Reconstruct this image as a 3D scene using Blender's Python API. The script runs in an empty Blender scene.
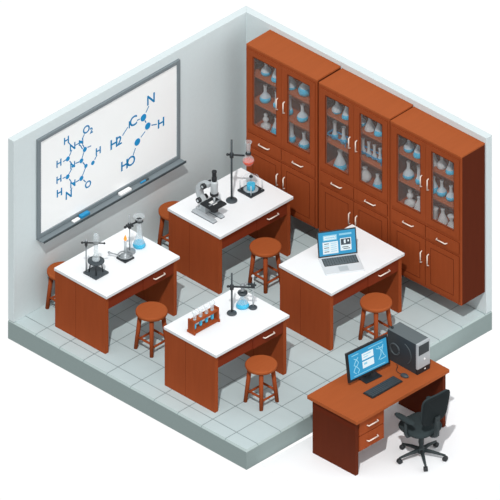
import bpy, bmesh, math, random
from mathutils import Vector, Matrix, Euler

# ------------------------------------------------------------------ view
SC = bpy.context.scene
C = SC.collection
S = 82.0                       # pixels per metre of the orthographic view
SE = 0.553; CE = math.sqrt(1 - SE*SE); R2 = math.sqrt(2)
ELEV = math.asin(SE)
def W(sx, sy, z=0.0):
    """plan point (x, y) at height z seen at picture position sx, sy"""
    a = (sx - 8.0)*R2/S
    b = (sy - 319.3 + z*CE*S)/SE*R2/S
    return Vector(((a + b)/2, (a - b)/2, z))

cam = bpy.data.cameras.new('camera'); cam.type = 'ORTHO'; cam.ortho_scale = 500.0/S
co = bpy.data.objects.new('camera', cam); C.objects.link(co)
tgt = W(250, 250, 0)
d = Vector((CE/R2, -CE/R2, SE))
co.location = tgt + d*14
co.rotation_euler = (math.pi/2 - ELEV, 0, math.pi/4)
cam.clip_end = 60
SC.camera = co

vs = SC.view_settings
SC.display_settings.display_device = 'sRGB'
vs.view_transform = 'Standard'; vs.look = 'None'; vs.gamma = 1; vs.exposure = 0.0
try: vs.use_curve_mapping = False
except Exception: pass

# made-up sky light: bright low band to lift upright faces, dark below horizon
wd = bpy.data.worlds.new('sky'); SC.world = wd; wd.use_nodes = True
nt = wd.node_tree; nt.nodes.clear()
out = nt.nodes.new('ShaderNodeOutputWorld'); bg = nt.nodes.new('ShaderNodeBackground')
tc = nt.nodes.new('ShaderNodeTexCoord'); sep = nt.nodes.new('ShaderNodeSeparateXYZ')
cr = nt.nodes.new('ShaderNodeValToRGB'); mp = nt.nodes.new('ShaderNodeMapRange')
mp.inputs['From Min'].default_value = -1; mp.inputs['From Max'].default_value = 1
nt.links.new(tc.outputs['Generated'], sep.inputs[0]); nt.links.new(sep.outputs['Z'], mp.inputs['Value'])
nt.links.new(mp.outputs[0], cr.inputs[0])
el = cr.color_ramp.elements
el[0].position = 0.0; el[0].color = (.16, .165, .165, 1)
el[1].position = 1.0; el[1].color = (.42, .44, .45, 1)
e = el.new(0.47); e.color = (.16, .165, .165, 1)
e = el.new(0.54); e.color = (.84, .875, .89, 1)
# added white lobe along the view direction keeps the backdrop white, no real surface
vd = nt.nodes.new('ShaderNodeVectorMath'); vd.operation = 'DOT_PRODUCT'; vd.inputs[1].default_value = (-0.59, 0.59, -0.55)
nt.links.new(tc.outputs['Generated'], vd.inputs[0])
m2 = nt.nodes.new('ShaderNodeMapRange'); m2.inputs['From Min'].default_value = 0.3; m2.inputs['From Max'].default_value = 0.6
nt.links.new(vd.outputs['Value'], m2.inputs['Value'])
mxw = nt.nodes.new('ShaderNodeMix'); mxw.data_type = 'RGBA'; 
mxw.inputs[7].default_value = (1.02, 1.02, 1.02, 1)
# added bright sky lobe, put in to light the whiteboard and left wall
vl = nt.nodes.new('ShaderNodeVectorMath'); vl.operation = 'DOT_PRODUCT'; vl.inputs[1].default_value = (0.87, 0.12, 0.48)
nt.links.new(tc.outputs['Generated'], vl.inputs[0])
ml = nt.nodes.new('ShaderNodeMapRange'); ml.inputs['From Min'].default_value = 0.72; ml.inputs['From Max'].default_value = 0.97; ml.inputs['To Max'].default_value = 0.8
nt.links.new(vl.outputs['Value'], ml.inputs['Value'])
ad = nt.nodes.new('ShaderNodeMix'); ad.data_type = 'RGBA'; ad.blend_type = 'ADD'; ad.inputs[0].default_value = 1.0
nt.links.new(cr.outputs[0], ad.inputs[6]); nt.links.new(ml.outputs[0], ad.inputs[7])
nt.links.new(m2.outputs[0], mxw.inputs[0]); nt.links.new(ad.outputs[2], mxw.inputs[6]); nt.links.new(mxw.outputs[2], bg.inputs['Color'])
nt.links.new(bg.outputs[0], out.inputs[0])
bg.inputs['Strength'].default_value = 1.0

sun = bpy.data.lights.new('sun', 'SUN'); sun.energy = 2.1; sun.angle = math.radians(1.2); sun.color = (1, 0.99, 0.97)
so = bpy.data.objects.new('sun', sun); C.objects.link(so)
so.rotation_euler = Vector((-0.48, 0.58, -1.0)).to_track_quat('-Z', 'Y').to_euler()
so.location = (3, -3, 6)

# ------------------------------------------------------------------ helpers
def lin(c):
    r = []
    for v in c:
        v /= 255.0
        r.append(v/12.92 if v <= 0.04045 else ((v + 0.055)/1.055)**2.4)
    return (*r, 1)
M = {}
def mat(name, rgb, rough=0.7, spec=0.25, metal=0.0, vary=0.0, scale=(6, 6, 6), emit=0.0):
    m = bpy.data.materials.new(name); m.use_nodes = True; M[name] = m
    n = m.node_tree; p = n.nodes['Principled BSDF']
    p.inputs['Roughness'].default_value = rough; p.inputs['Specular IOR Level'].default_value = spec
    p.inputs['Metallic'].default_value = metal
    col = lin(rgb)
    if vary > 0:
        t = n.nodes.new('ShaderNodeTexCoord'); mpn = n.nodes.new('ShaderNodeMapping')
        mpn.inputs['Scale'].default_value = scale
        nz = n.nodes.new('ShaderNodeTexNoise'); nz.inputs['Scale'].default_value = 3; nz.inputs['Detail'].default_value = 3
        rp = n.nodes.new('ShaderNodeValToRGB')
        rp.color_ramp.elements[0].position = 0.3; rp.color_ramp.elements[1].position = 0.7
        rp.color_ramp.elements[0].color = tuple(v*(1 - vary) for v in col[:3]) + (1,)
        rp.color_ramp.elements[1].color = tuple(min(1, v*(1 + vary)) for v in col[:3]) + (1,)
        n.links.new(t.outputs['Object'], mpn.inputs[0]); n.links.new(mpn.outputs[0], nz.inputs[0])
        n.links.new(nz.outputs[0], rp.inputs[0]); n.links.new(rp.outputs[0], p.inputs['Base Color'])
    else:
        p.inputs['Base Color'].default_value = col
    if emit:
        p.inputs['Emission Color'].default_value = col; p.inputs['Emission Strength'].default_value = emit
        p.inputs['Base Color'].default_value = (0.02, 0.02, 0.02, 1)
    return m
def glassmat(name, rgb, fac, tint=(0.95, 0.97, 0.98), rough=0.15, edge=0.45):
    m = bpy.data.materials.new(name); m.use_nodes = True; M[name] = m
    n = m.node_tree; p = n.nodes['Principled BSDF']; o = n.nodes['Material Output']
    p.inputs['Base Color'].default_value = lin(rgb); p.inputs['Roughness'].default_value = rough
    tr = n.nodes.new('ShaderNodeBsdfTransparent'); tr.inputs[0].default_value = (*tint, 1)
    lw = n.nodes.new('ShaderNodeLayerWeight'); lw.inputs['Blend'].default_value = 0.35
    ma = n.nodes.new('ShaderNodeMath'); ma.operation = 'MULTIPLY_ADD'; ma.inputs[1].default_value = edge; ma.inputs[2].default_value = fac
    mx = n.nodes.new('ShaderNodeMixShader')
    n.links.new(lw.outputs['Facing'], ma.inputs[0]); n.links.new(ma.outputs[0], mx.inputs[0])
    n.links.new(tr.outputs[0], mx.inputs[1]); n.links.new(p.outputs[0], mx.inputs[2]); n.links.new(mx.outputs[0], o.inputs[0])
    return m

mat('wall_paint', (212, 222, 224), 0.9, 0.1, vary=0.01)
mat('tile', (190, 204, 206), 0.8, 0.15, vary=0.015, scale=(1.5, 1.5, 1.5))
mat('grout', (122, 140, 144), 0.9, 0.1)
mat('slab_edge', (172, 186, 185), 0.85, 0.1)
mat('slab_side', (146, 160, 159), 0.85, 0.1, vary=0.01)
mat('ground', (248, 249, 251), 0.9, 0.0)
mat('wood', (151, 71, 36), 0.7, 0.08, vary=0.05, scale=(8, 8, 0.8))
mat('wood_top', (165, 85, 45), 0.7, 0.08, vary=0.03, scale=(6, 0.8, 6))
mat('wood_rail', (120, 48, 25), 0.7, 0.08, vary=0.05, scale=(8, 1, 8))
mat('wood_dark_and_shade', (90, 36, 17), 0.7, 0.08, vary=0.04, scale=(6, 6, 1))  # dark wood of the desk panels; on cabinet sides, painted-in shade
mat('seam', (96, 38, 20), 0.8, 0.05)
mat('handle', (236, 222, 210), 0.4, 0.4)
mat('laminate', (241, 243, 245), 0.5, 0.2)
mat('laminate_edge', (218, 220, 222), 0.5, 0.2)
mat('board_white', (253, 255, 255), 0.4, 0.3)
mat('frame_grey', (122, 132, 137), 0.6, 0.3)
mat('frame_dark', (66, 76, 80), 0.6, 0.3)
mat('ink', (26, 128, 182), 0.8, 0.05)
mat('ink_dot', (36, 142, 200), 0.6, 0.1)
mat('blue_plastic', (38, 140, 190), 0.5, 0.3)
mat('white_plastic', (246, 246, 246), 0.5, 0.3)
mat('iron', (62, 70, 75), 0.5, 0.4, vary=0.03)
mat('iron_dark', (40, 45, 49), 0.5, 0.4)
mat('steel', (150, 156, 160), 0.35, 0.5, metal=0.3)
mat('silver', (190, 197, 200), 0.4, 0.5, metal=0.1)
mat('black', (32, 35, 38), 0.5, 0.4)
mat('flame', (255, 140, 40), emit=1.6)
mat('liquid_blue', (52, 182, 220), 0.4, 0.2)
mat('liquid_red', (232, 84, 50), 0.4, 0.2)
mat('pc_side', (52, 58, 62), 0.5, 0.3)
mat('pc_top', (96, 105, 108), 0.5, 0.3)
mat('pc_ring', (72, 80, 84), 0.5, 0.3)
mat('pc_silver', (176, 182, 186), 0.4, 0.4)
mat('chair_fabric', (52, 61, 63), 0.9, 0.15, vary=0.03)
mat('chair_shell', (30, 36, 38), 0.8, 0.15)
mat('chair_plastic', (46, 54, 56), 0.6, 0.3)
mat('laptop_silver', (214, 218, 221), 0.4, 0.4)
mat('screen_blue', (36, 150, 198), emit=1.0)
mat('screen_pale', (226, 240, 246), emit=1.0)
mat('screen_mid', (140, 205, 230), emit=1.0)
mat('screen_ink', (52, 66, 78), emit=1.0)
glassmat('glassware', (236, 243, 246), 0.22, edge=.5)
glassmat('cloudy_glass', (240, 243, 245), 0.5, edge=.4)
glassmat('clear_glass', (236, 243, 246), 0.03, edge=.12)
glassmat('door_glass', (215, 205, 200), 0.05, tint=(0.96, 0.96, 0.96), rough=.4, edge=.05)

class MB:
    """collects shapes, then links them as one mesh object"""
    def __init__(s): s.v = []; s.f = []; s.mi = []; s.mats = []; s.cur = 0; s.smooth = []
    def use(s, m):
        if m not in s.mats: s.mats.append(m)
        s.cur = s.mats.index(m); return s
    def add(s, vs_, fs_, smooth=False):
        n = len(s.v); s.v += [tuple(p) for p in vs_]
        for f in fs_: s.f.append([n + i for i in f]); s.mi.append(s.cur); s.smooth.append(smooth)
        return s
    def box(s, x0, x1, y0, y1, z0, z1):
        return s.add([(x, y, z) for z in (z0, z1) for y in (y0, y1) for x in (x0, x1)],
                     [(0, 2, 3, 1), (4, 5, 7, 6), (0, 1, 5, 4), (2, 6, 7, 3), (0, 4, 6, 2), (1, 3, 7, 5)])
    def obox(s, c, size, rot=(0, 0, 0)):
        R = Euler(rot).to_matrix(); c = Vector(c); h = Vector(size)/2
        return s.add([c + R @ Vector((x*h.x, y*h.y, z*h.z)) for z in (-1, 1) for y in (-1, 1) for x in (-1, 1)],
                     [(0, 2, 3, 1), (4, 5, 7, 6), (0, 1, 5, 4), (2, 6, 7, 3), (0, 4, 6, 2), (1, 3, 7, 5)])
    def beam(s, p, q, w, h, up=(0, 0, 1)):
        p = Vector(p); q = Vector(q); a = (q - p).normalized(); u = Vector(up); sd = a.cross(u)
        if sd.length < 1e-4: sd = a.cross(Vector((1, 0, 0)))
        sd.normalize(); u = sd.cross(a).normalized()
        vs_ = [b + sd*i*w/2 + u*j*h/2 for b in (p, q) for (i, j) in ((-1, -1), (1, -1), (1, 1), (-1, 1))]
        return s.add(vs_, [(3, 2, 1, 0), (4, 5, 6, 7)] + [(i, (i+1) % 4, 4 + (i+1) % 4, 4 + i) for i in range(4)])
    def tube(s, p, q, r0, r1=None, n=16):
        if r1 is None: r1 = r0
        p = Vector(p); q = Vector(q); a = (q - p).normalized()
        sd = a.orthogonal().normalized(); u = a.cross(sd)
        vs_ = []
        for b, r in ((p, r0), (q, r1)):
            vs_ += [b + (sd*math.cos(t) + u*math.sin(t))*r for t in [2*math.pi*i/n for i in range(n)]]
        s.add(vs_, [(i, (i+1) % n, n + (i+1) % n, n + i) for i in range(n)], True)
        k = len(s.v) - 2*n
        s.f.append([k + i for i in reversed(range(n))]); s.mi.append(s.cur); s.smooth.append(False)
        s.f.append([k + n + i for i in range(n)]); s.mi.append(s.cur); s.smooth.append(False)
        return s
    def path(s, pts, r, n=10):
        pts = [Vector(p) for p in pts]; rings = []
        rr = r if isinstance(r, (list, tuple)) else [r]*len(pts)
        ref = None
        for i, p in enumerate(pts):
            a = (pts[min(i+1, len(pts)-1)] - pts[max(i-1, 0)]).normalized()
            sd = a.orthogonal().normalized() if ref is None else (ref - a*ref.dot(a)).normalized()
            ref = sd; u = a.cross(sd)
            rings.append([p + (sd*math.cos(t) + u*math.sin(t))*rr[i] for t in [2*math.pi*k/n for k in range(n)]])
        vs_ = [v for rg in rings for v in rg]; m = len(pts)
        fs_ = [(j*n + i, j*n + (i+1) % n, (j+1)*n + (i+1) % n, (j+1)*n + i) for j in range(m-1) for i in range(n)]
        fs_ += [tuple(reversed(range(n))), tuple((m-1)*n + i for i in range(n))]
        return s.add(vs_, fs_, True)
    def lathe(s, prof, c=(0, 0, 0), n=32, cap=True, smooth=True):
        """prof: list of (radius, z)"""
        cx, cy, cz = c; vs_ = []
        for r, z in prof:
            r = max(r, 0.0004)
            vs_ += [(cx + r*math.cos(2*math.pi*i/n), cy + r*math.sin(2*math.pi*i/n), cz + z) for i in range(n)]
        m = len(prof)
        fs_ = [(j*n + i, j*n + (i+1) % n, (j+1)*n + (i+1) % n, (j+1)*n + i) for j in range(m-1) for i in range(n)]
        s.add(vs_, fs_, smooth)
        if cap:
            k = len(s.v) - m*n
            s.f.append([k + i for i in reversed(range(n))]); s.mi.append(s.cur); s.smooth.append(False)
            s.f.append([k + (m-1)*n + i for i in range(n)]); s.mi.append(s.cur); s.smooth.append(False)
        return s
    def ball(s, c, r, sc=(1, 1, 1), n=20):
        prof = []; m = 12
        vs_ = []
        for j in range(m + 1):
            t = -math.pi/2 + math.pi*j/m
            rr = max(math.cos(t), 0.01)*r
            vs_ += [(c[0] + rr*math.cos(2*math.pi*i/n)*sc[0], c[1] + rr*math.sin(2*math.pi*i/n)*sc[1], c[2] + math.sin(t)*r*sc[2]) for i in range(n)]
        fs_ = [(j*n + i, j*n + (i+1) % n, (j+1)*n + (i+1) % n, (j+1)*n + i) for j in range(m) for i in range(n)]
        fs_ += [tuple(reversed(range(n))), tuple(m*n + i for i in range(n))]
        return s.add(vs_, fs_, True)
    def prism(s, pts, vec):
        """pts: planar polygon of 3-D points, swept by vec"""
        pts = [Vector(p) for p in pts]; v = Vector(vec); n = len(pts)
        return s.add(pts + [p + v for p in pts], [tuple(reversed(range(n))), tuple(range(n, 2*n))] +
                     [(i, (i+1) % n, n + (i+1) % n, n + i) for i in range(n)])
    def ring(s, c, r, t, n=28, axis='z', arc=2*math.pi, start=0.0):
        pts = []
        m = n if arc < 2*math.pi - .01 else n
        for i in range(m + 1):
            a = start + arc*i/m
            p = (math.cos(a)*r, math.sin(a)*r)
            pts.append((c[0] + p[0], c[1] + p[1], c[2]) if axis == 'z' else ((c[0] + p[0], c[1], c[2] + p[1]) if axis == 'y' else (c[0], c[1] + p[0], c[2] + p[1])))
        return s.path(pts, t, 8)
    def build(s, name, parent=None, bevel=0.0, loc=None, rotz=0.0):
        me = bpy.data.meshes.new(name); me.from_pydata(s.v, [], s.f)
        for m in s.mats: me.materials.append(M[m])
        for i, p in enumerate(me.polygons): p.material_index = s.mi[i]; p.use_smooth = s.smooth[i]
        bm = bmesh.new(); bm.from_mesh(me); bmesh.ops.recalc_face_normals(bm, faces=bm.faces); bm.to_mesh(me); bm.free()
        me.update()
        o = bpy.data.objects.new(name, me); C.objects.link(o)
        if parent: o.parent = parent
        if loc is not None: o.location = loc
        o.rotation_euler.z = rotz
        if bevel:
            b = o.modifiers.new('bevel', 'BEVEL'); b.width = bevel; b.segments = 2; b.limit_method = 'ANGLE'; b.angle_limit = math.radians(50)
        return o

def tag(o, label, cat, group=None):
    o['label'] = label; o['category'] = cat
    if group: o['group'] = group
    return o
def thing(name, label, cat, loc, rotz=0.0, group=None):
    o = bpy.data.objects.new(name, None); C.objects.link(o)
    o.empty_display_size = 0.05
    o.location = loc; o.rotation_euler.z = rotz
    return tag(o, label, cat, group)
def copy_tree(o, parent=None, loc=None, label=None, rotz=None):
    c = o.copy(); C.objects.link(c)
    if parent is not None: c.parent = parent
    if loc is not None: c.location = loc
    if rotz is not None: c.rotation_euler.z = rotz
    if label: c['label'] = label
    for ch in [k for k in ALL() if k.parent == o]:
        copy_tree(ch, c)
    return c
def ALL(): return list(bpy.data.objects)
def structure(o): o['kind'] = 'structure'; return o

# ------------------------------------------------------------------ room
GZ = -19/(S*CE)                                  # ground level outside the raised room
A = W(8, 319.3); B = W(246.5, 451); Cc = W(492, 310.5); D = W(246, 183.5)
HA, HD, HC = 181/(S*CE), 178/(S*CE), 175.5/(S*CE)
T = 0.101
def inter(p, u, q, v):
    k = ((q.x - p.x)*v.y - (q.y - p.y)*v.x)/(u.x*v.y - u.y*v.x)
    return p + u*k
Ain = A + (B - A).normalized()*T; Cin = Cc + (B - Cc).normalized()*T
Din = inter(Ain, D - A, Cin, D - Cc)
def wall(name, pts, hs):
    m = MB().use('wall_paint'); n = len(pts)
    vs_ = [(p.x, p.y, 0.0) for p in pts] + [(p.x, p.y, h) for p, h in zip(pts, hs)]
    m.add(vs_, [tuple(reversed(range(n))), tuple(range(n, 2*n))] + [(i, (i+1) % n, n + (i+1) % n, n + i) for i in range(n)])
    return structure(m.build(name, bevel=0.004))
wall('wall_left', [A, Ain, Din, D], [HA, HA, HD, HD])
wall('wall_back', [D, Din, Cin, Cc], [HD, HD, HC, HC])

# tiled floor: one slab, square tiles with grout joints laid into it
def floor_pt(u, v, z=0.0):
    p = A*(1-u)*(1-v) + B*u*(1-v) + Cc*u*v + D*(1-u)*v
    return (p.x, p.y, z)
LX = (B - A).length; LY = (Cc - B).length
g = 0.0085
def cuts(first, pitch, L):
    c = []; k = first
    while k < L - .05: c.append(k); k += pitch
    e_ = [(0.0, c[0] - g/2, 0)]
    for i, k in enumerate(c):
        e_.append((k - g/2, k + g/2, 1))
        e_.append((k + g/2, c[i+1] - g/2 if i + 1 < len(c) else L, 0))
    return e_
cx = cuts(27.4*R2/S, 23.64*R2/S, LX); cy = cuts(12.1*R2/S, 23.1*R2/S, LY)
fm = MB(); bv = 0.022
for (a0, a1, ga) in cx:
    for (b0, b1, gb) in cy:
        gr_ = ga or gb
        fm.use('grout' if gr_ else 'tile')
        h = -0.003 if gr_ else 0.0
        u0, u1, v0, v1 = a0/LX, a1/LX, b0/LY, b1/LY
        # room sides of the slab are chamfered
        uu1 = min(u1, 1 - bv/LX); vv0 = max(v0, bv/LY)
        if uu1 <= u0 or vv0 >= v1: continue
        fm.add([floor_pt(u0, vv0, h), floor_pt(uu1, vv0, h), floor_pt(uu1, v1, h), floor_pt(u0, v1, h)], [(0, 1, 2, 3)])
        if v0 == 0.0:
            fm.use('grout' if gr_ else 'slab_edge')
            fm.add([floor_pt(u0, 0, -bv), floor_pt(u1 if uu1 < u1 else uu1, 0, -bv), floor_pt(uu1, vv0, h), floor_pt(u0, vv0, h)], [(0, 1, 2, 3)])
        if abs(a1 - LX) < 1e-6:
            fm.use('grout' if gr_ else 'slab_edge')
            fm.add([floor_pt(1, v0, -bv), floor_pt(1, v1, -bv), floor_pt(uu1, v1, h), floor_pt(uu1, vv0, h)], [(0, 1, 2, 3)])
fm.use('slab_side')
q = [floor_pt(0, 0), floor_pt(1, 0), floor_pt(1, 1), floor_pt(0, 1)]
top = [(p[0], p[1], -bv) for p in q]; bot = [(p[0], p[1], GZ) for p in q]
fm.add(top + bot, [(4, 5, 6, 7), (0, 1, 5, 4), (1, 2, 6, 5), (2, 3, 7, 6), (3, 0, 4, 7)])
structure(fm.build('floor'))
gm = MB().use('ground'); gm.add([(4.14, .2, GZ - .001), (6.5, .2, GZ - .001), (6.5, 3.7, GZ - .001), (4.14, 3.7, GZ - .001)], [(0, 1, 2, 3)])
structure(gm.build('ground'))

# ------------------------------------------------------------------ handles
def bow(x, z, L, vertical=False, out_=-0.028, r=0.0075, y=0.0):
    """pull handle in the local x-z plane, standing out along -y"""
    m = MB().use('handle')
    h = L/2
    if vertical: pts = [(x, y, z - h), (x, y + out_, z - h + .012), (x, y + out_, z + h - .012), (x, y, z + h)]
    else: pts = [(x - h, y, z), (x - h + .012, y + out_, z), (x + h - .012, y + out_, z), (x + h, y, z)]
    for a, b in zip(pts, pts[1:]): m.tube(a, b, r, n=8)
    for p in pts[1:3]: m.ball(p, r, n=8)
    return m

# ------------------------------------------------------------------ whiteboard on the left wall
dw = (D - A).normalized(); nw = Vector((dw.y, -dw.x, 0))          # along the wall, out of the wall
wang = math.atan2(dw.y, dw.x) - math.pi/2
# local frame: y along the wall, x out of the wall, origin at Ain
def board_yz(sx, sy, off=0.0):
    o = Ain + nw*off
    # solve o + dw*s at height z -> sx, sy
    s_ = ((sx - 8)*R2/S - (o.x + o.y))/(dw.x + dw.y)
    p = o + dw*s_
    z = (319.3 + S*(p.x - p.y)/R2*SE - sy)/(S*CE)
    return s_, z
y0, zt = board_yz(37.3, 138.5, .02); y1, zt2 = board_yz(179.6, 60.3, .02)
_, zb = board_yz(40, 236, .02); _, zb2 = board_yz(178, 160, .02)
zt = (zt + zt2)/2; zb = (zb + zb2)/2
wb = thing('whiteboard', 'large framed whiteboard with blue chemical formulas hanging on the left wall', 'whiteboard', Ain, wang)
fw = 0.052; bd = 0.036
m = MB().use('board_white'); m.box(0.002, .02, y0 + fw*.6, y1 - fw*.6, zb + fw*.6, zt - fw*.6); surf = m.build('writing_surface', wb)
m = MB().use('frame_grey')
m.box(0.001, bd, y0, y0 + fw, zb, zt); m.box(0.001, bd, y1 - fw, y1, zb, zt)
m.box(0.001, bd, y0 + fw, y1 - fw, zt - fw, zt); m.box(0.001, bd, y0 + fw, y1 - fw, zb, zb + fw)
m.build('frame', wb, bevel=0.006)
TZ = zb - 0.004
m = MB().use('frame_grey'); m.box(0.001, .125, y0, y1, TZ - .014, TZ)
m.use('frame_dark'); m.box(.125, .135, y0, y1, TZ - .016, TZ + .012)
m.build('marker_tray', wb)

def text_part(txt, y, z, size, parent, name='letter', mt='ink', shear=0.0):
    cu = bpy.data.curves.new(name, 'FONT'); cu.body = txt; cu.size = size; cu.extrude = 0.0008; cu.offset = 0.0032
    cu.align_x = 'CENTER'; cu.align_y = 'CENTER'; cu.shear = shear; cu.resolution_u = 3
    ob = bpy.data.objects.new(name, cu); C.objects.link(ob)
    bpy.context.view_layer.update()
    dg = bpy.context.evaluated_depsgraph_get()
    me = bpy.data.meshes.new_from_object(ob.evaluated_get(dg)); me.name = name
    bpy.data.objects.remove(ob); bpy.data.curves.remove(cu)
    # text plane -> board plane (x_text -> y, y_text -> z, normal -> x)
    me.transform(Matrix(((0, 0, 1, .0212), (1, 0, 0, y), (0, 1, 0, z), (0, 0, 0, 1))))
    me.materials.clear(); me.materials.append(M[mt])
    o = bpy.data.objects.new(name, me); C.objects.link(o); o.parent = parent
    return o
def ln(mb, p, q, w=0.014):
    a = board_yz(*p, .02); b = board_yz(*q, .02)
    mb.beam((.0212, a[0], a[1]), (.0212, b[0], b[1]), .0012, w, up=(0, -(b[1]-a[1]), b[0]-a[0]))
def dot(mb, p, r):
    a = board_yz(*p, .02); mb.tube((.0203, a[0], a[1]), (.0225, a[0], a[1]), r, n=20)
for t, px, py, sz in [('O', 86.3, 129.8, .155), ('2', 91.3, 130.6, .11), ('H', 66.4, 140.7, .14), ('N', 72.6, 147.1, .14), ('N', 81, 142.4, .11),
                      ('H', 98.2, 151.1, .14), ('H', 58.9, 163.6, .14), ('N', 72.6, 165.4, .12), ('H', 58.9, 179.6, .14), ('N', 72.8, 184.2, .13),
                      ('O', 88, 184.6, .14), ('H', 59.4, 193, .15), ('N', 68.7, 194.8, .16),
                      ('N', 150.9, 99.5, .20), ('I', 129.3, 125.2, .14), ('C', 133.3, 121.6, .20), ('H', 113.9, 144, .20), ('2', 119.3, 141, .18), ('H', 161, 123.2, .18),
                      ('H', 124.4, 165.6, .19), ('O', 131, 161.4, .19)]:
    yy, zz = board_yz(px, py, .02); text_part(t, yy, zz, sz, wb)
m = MB().use('ink')
for p, q in [((68.4, 142.6), (70.8, 145)), ((75.4, 145.2), (79, 143.2)), ((82, 139.4), (84.4, 134)), ((82.4, 144.4), (84.2, 147.6)), ((87.4, 147.4), (91, 145.8)),
             ((71.8, 150), (69.2, 156)), ((63, 161.6), (66, 159.8)), ((69.6, 161), (71.6, 163.6)), ((75.4, 163.4), (79.2, 161.8)), ((84, 151.6), (82, 158)),
             ((82.8, 162.4), (84.8, 165)), ((85.4, 168), (82.4, 175.6)), ((71.8, 168.6), (68.6, 174.4)), ((62.6, 178.4), (65.4, 177)), ((69.2, 179), (71.2, 181.8)),
             ((75.6, 182.2), (79.2, 180)), ((83.4, 179.8), (85.6, 182)), ((72, 187.8), (70.4, 190.6)), ((97, 155), (94.6, 159.6)), ((80.2, 145), (82.4, 149))]:
    m = MB().use('ink'); ln(m, p, q); m.build('bond_line', wb)
for p, r in [((84.8, 149.4), .034), ((92.8, 162.8), .03), ((67.8, 158.8), .033), ((81.3, 160.7), .033), ((85.9, 165.9), .028), ((67.5, 176.7), .033), ((81.3, 178.3), .034), ((73.4, 183.4), .02), ((72.8, 166), .022), ((81, 142), .02)]:
    m = MB().use('ink_dot'); dot(m, p, r); m.build('atom_dot', wb)
for p, q in [((148.8, 106), (145.8, 112.6)), ((137, 120.4), (139.8, 119)), ((144.8, 120.4), (146, 122.6)), ((151.4, 125.2), (156.8, 124.2)), ((145, 131.6), (140.8, 137.2)),
             ((135.4, 148), (133, 155.4)), ((127.8, 127), (122.4, 135.6))]:
    m = MB().use('ink'); ln(m, p, q); m.build('bond_line', wb)
for p, r in [((143.4, 117.6), .05), ((147.7, 126), .048), ((137.3, 142), .05), ((154.4, 94), .009)]:
    m = MB().use('ink_dot'); dot(m, p, r); m.build('atom_dot', wb)


def tray_item(name, sx, sy, L, wd_, h, mt, label, cat, cap=None):
    yy, _ = board_yz(sx, sy, .07)
    m = MB().use(mt)
    if cap: 
        m.tube((0, -L/2, h/2), (0, L/2, h/2), h/2, n=12); m.use(cap).tube((0, L/2 - L*.35, h/2), (0, L/2 + .004, h/2), h/2 + .002, n=12)
    else: m.box(-wd_/2, wd_/2, -L/2, L/2, 0, h)
    p = Ain + dw*yy + nw*.075 + Vector((0, 0, TZ + .0005))
    o = m.build(name, None, bevel=0 if cap else .006, loc=p, rotz=wang)
    return tag(o, label, cat)
tray_item('board_eraser', 84, 214.6, .15, .055, .04, 'blue_plastic', 'blue board eraser lying on the whiteboard tray, left part', 'eraser')
tray_item('chalk_stick', 75.6, 220, .11, .05, .022, 'white_plastic', 'short white stick on the tray just left of the blue eraser', 'chalk')
tray_item('board_eraser', 124.5, 192.4, .19, .055, .035, 'white_plastic', 'white block eraser lying near the middle of the whiteboard tray', 'eraser')
tray_item('marker_pen', 144, 181.6, .13, .03, .024, 'blue_plastic', 'small dark-capped blue marker pen at the right of the whiteboard tray', 'marker', cap='frame_dark')

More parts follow.
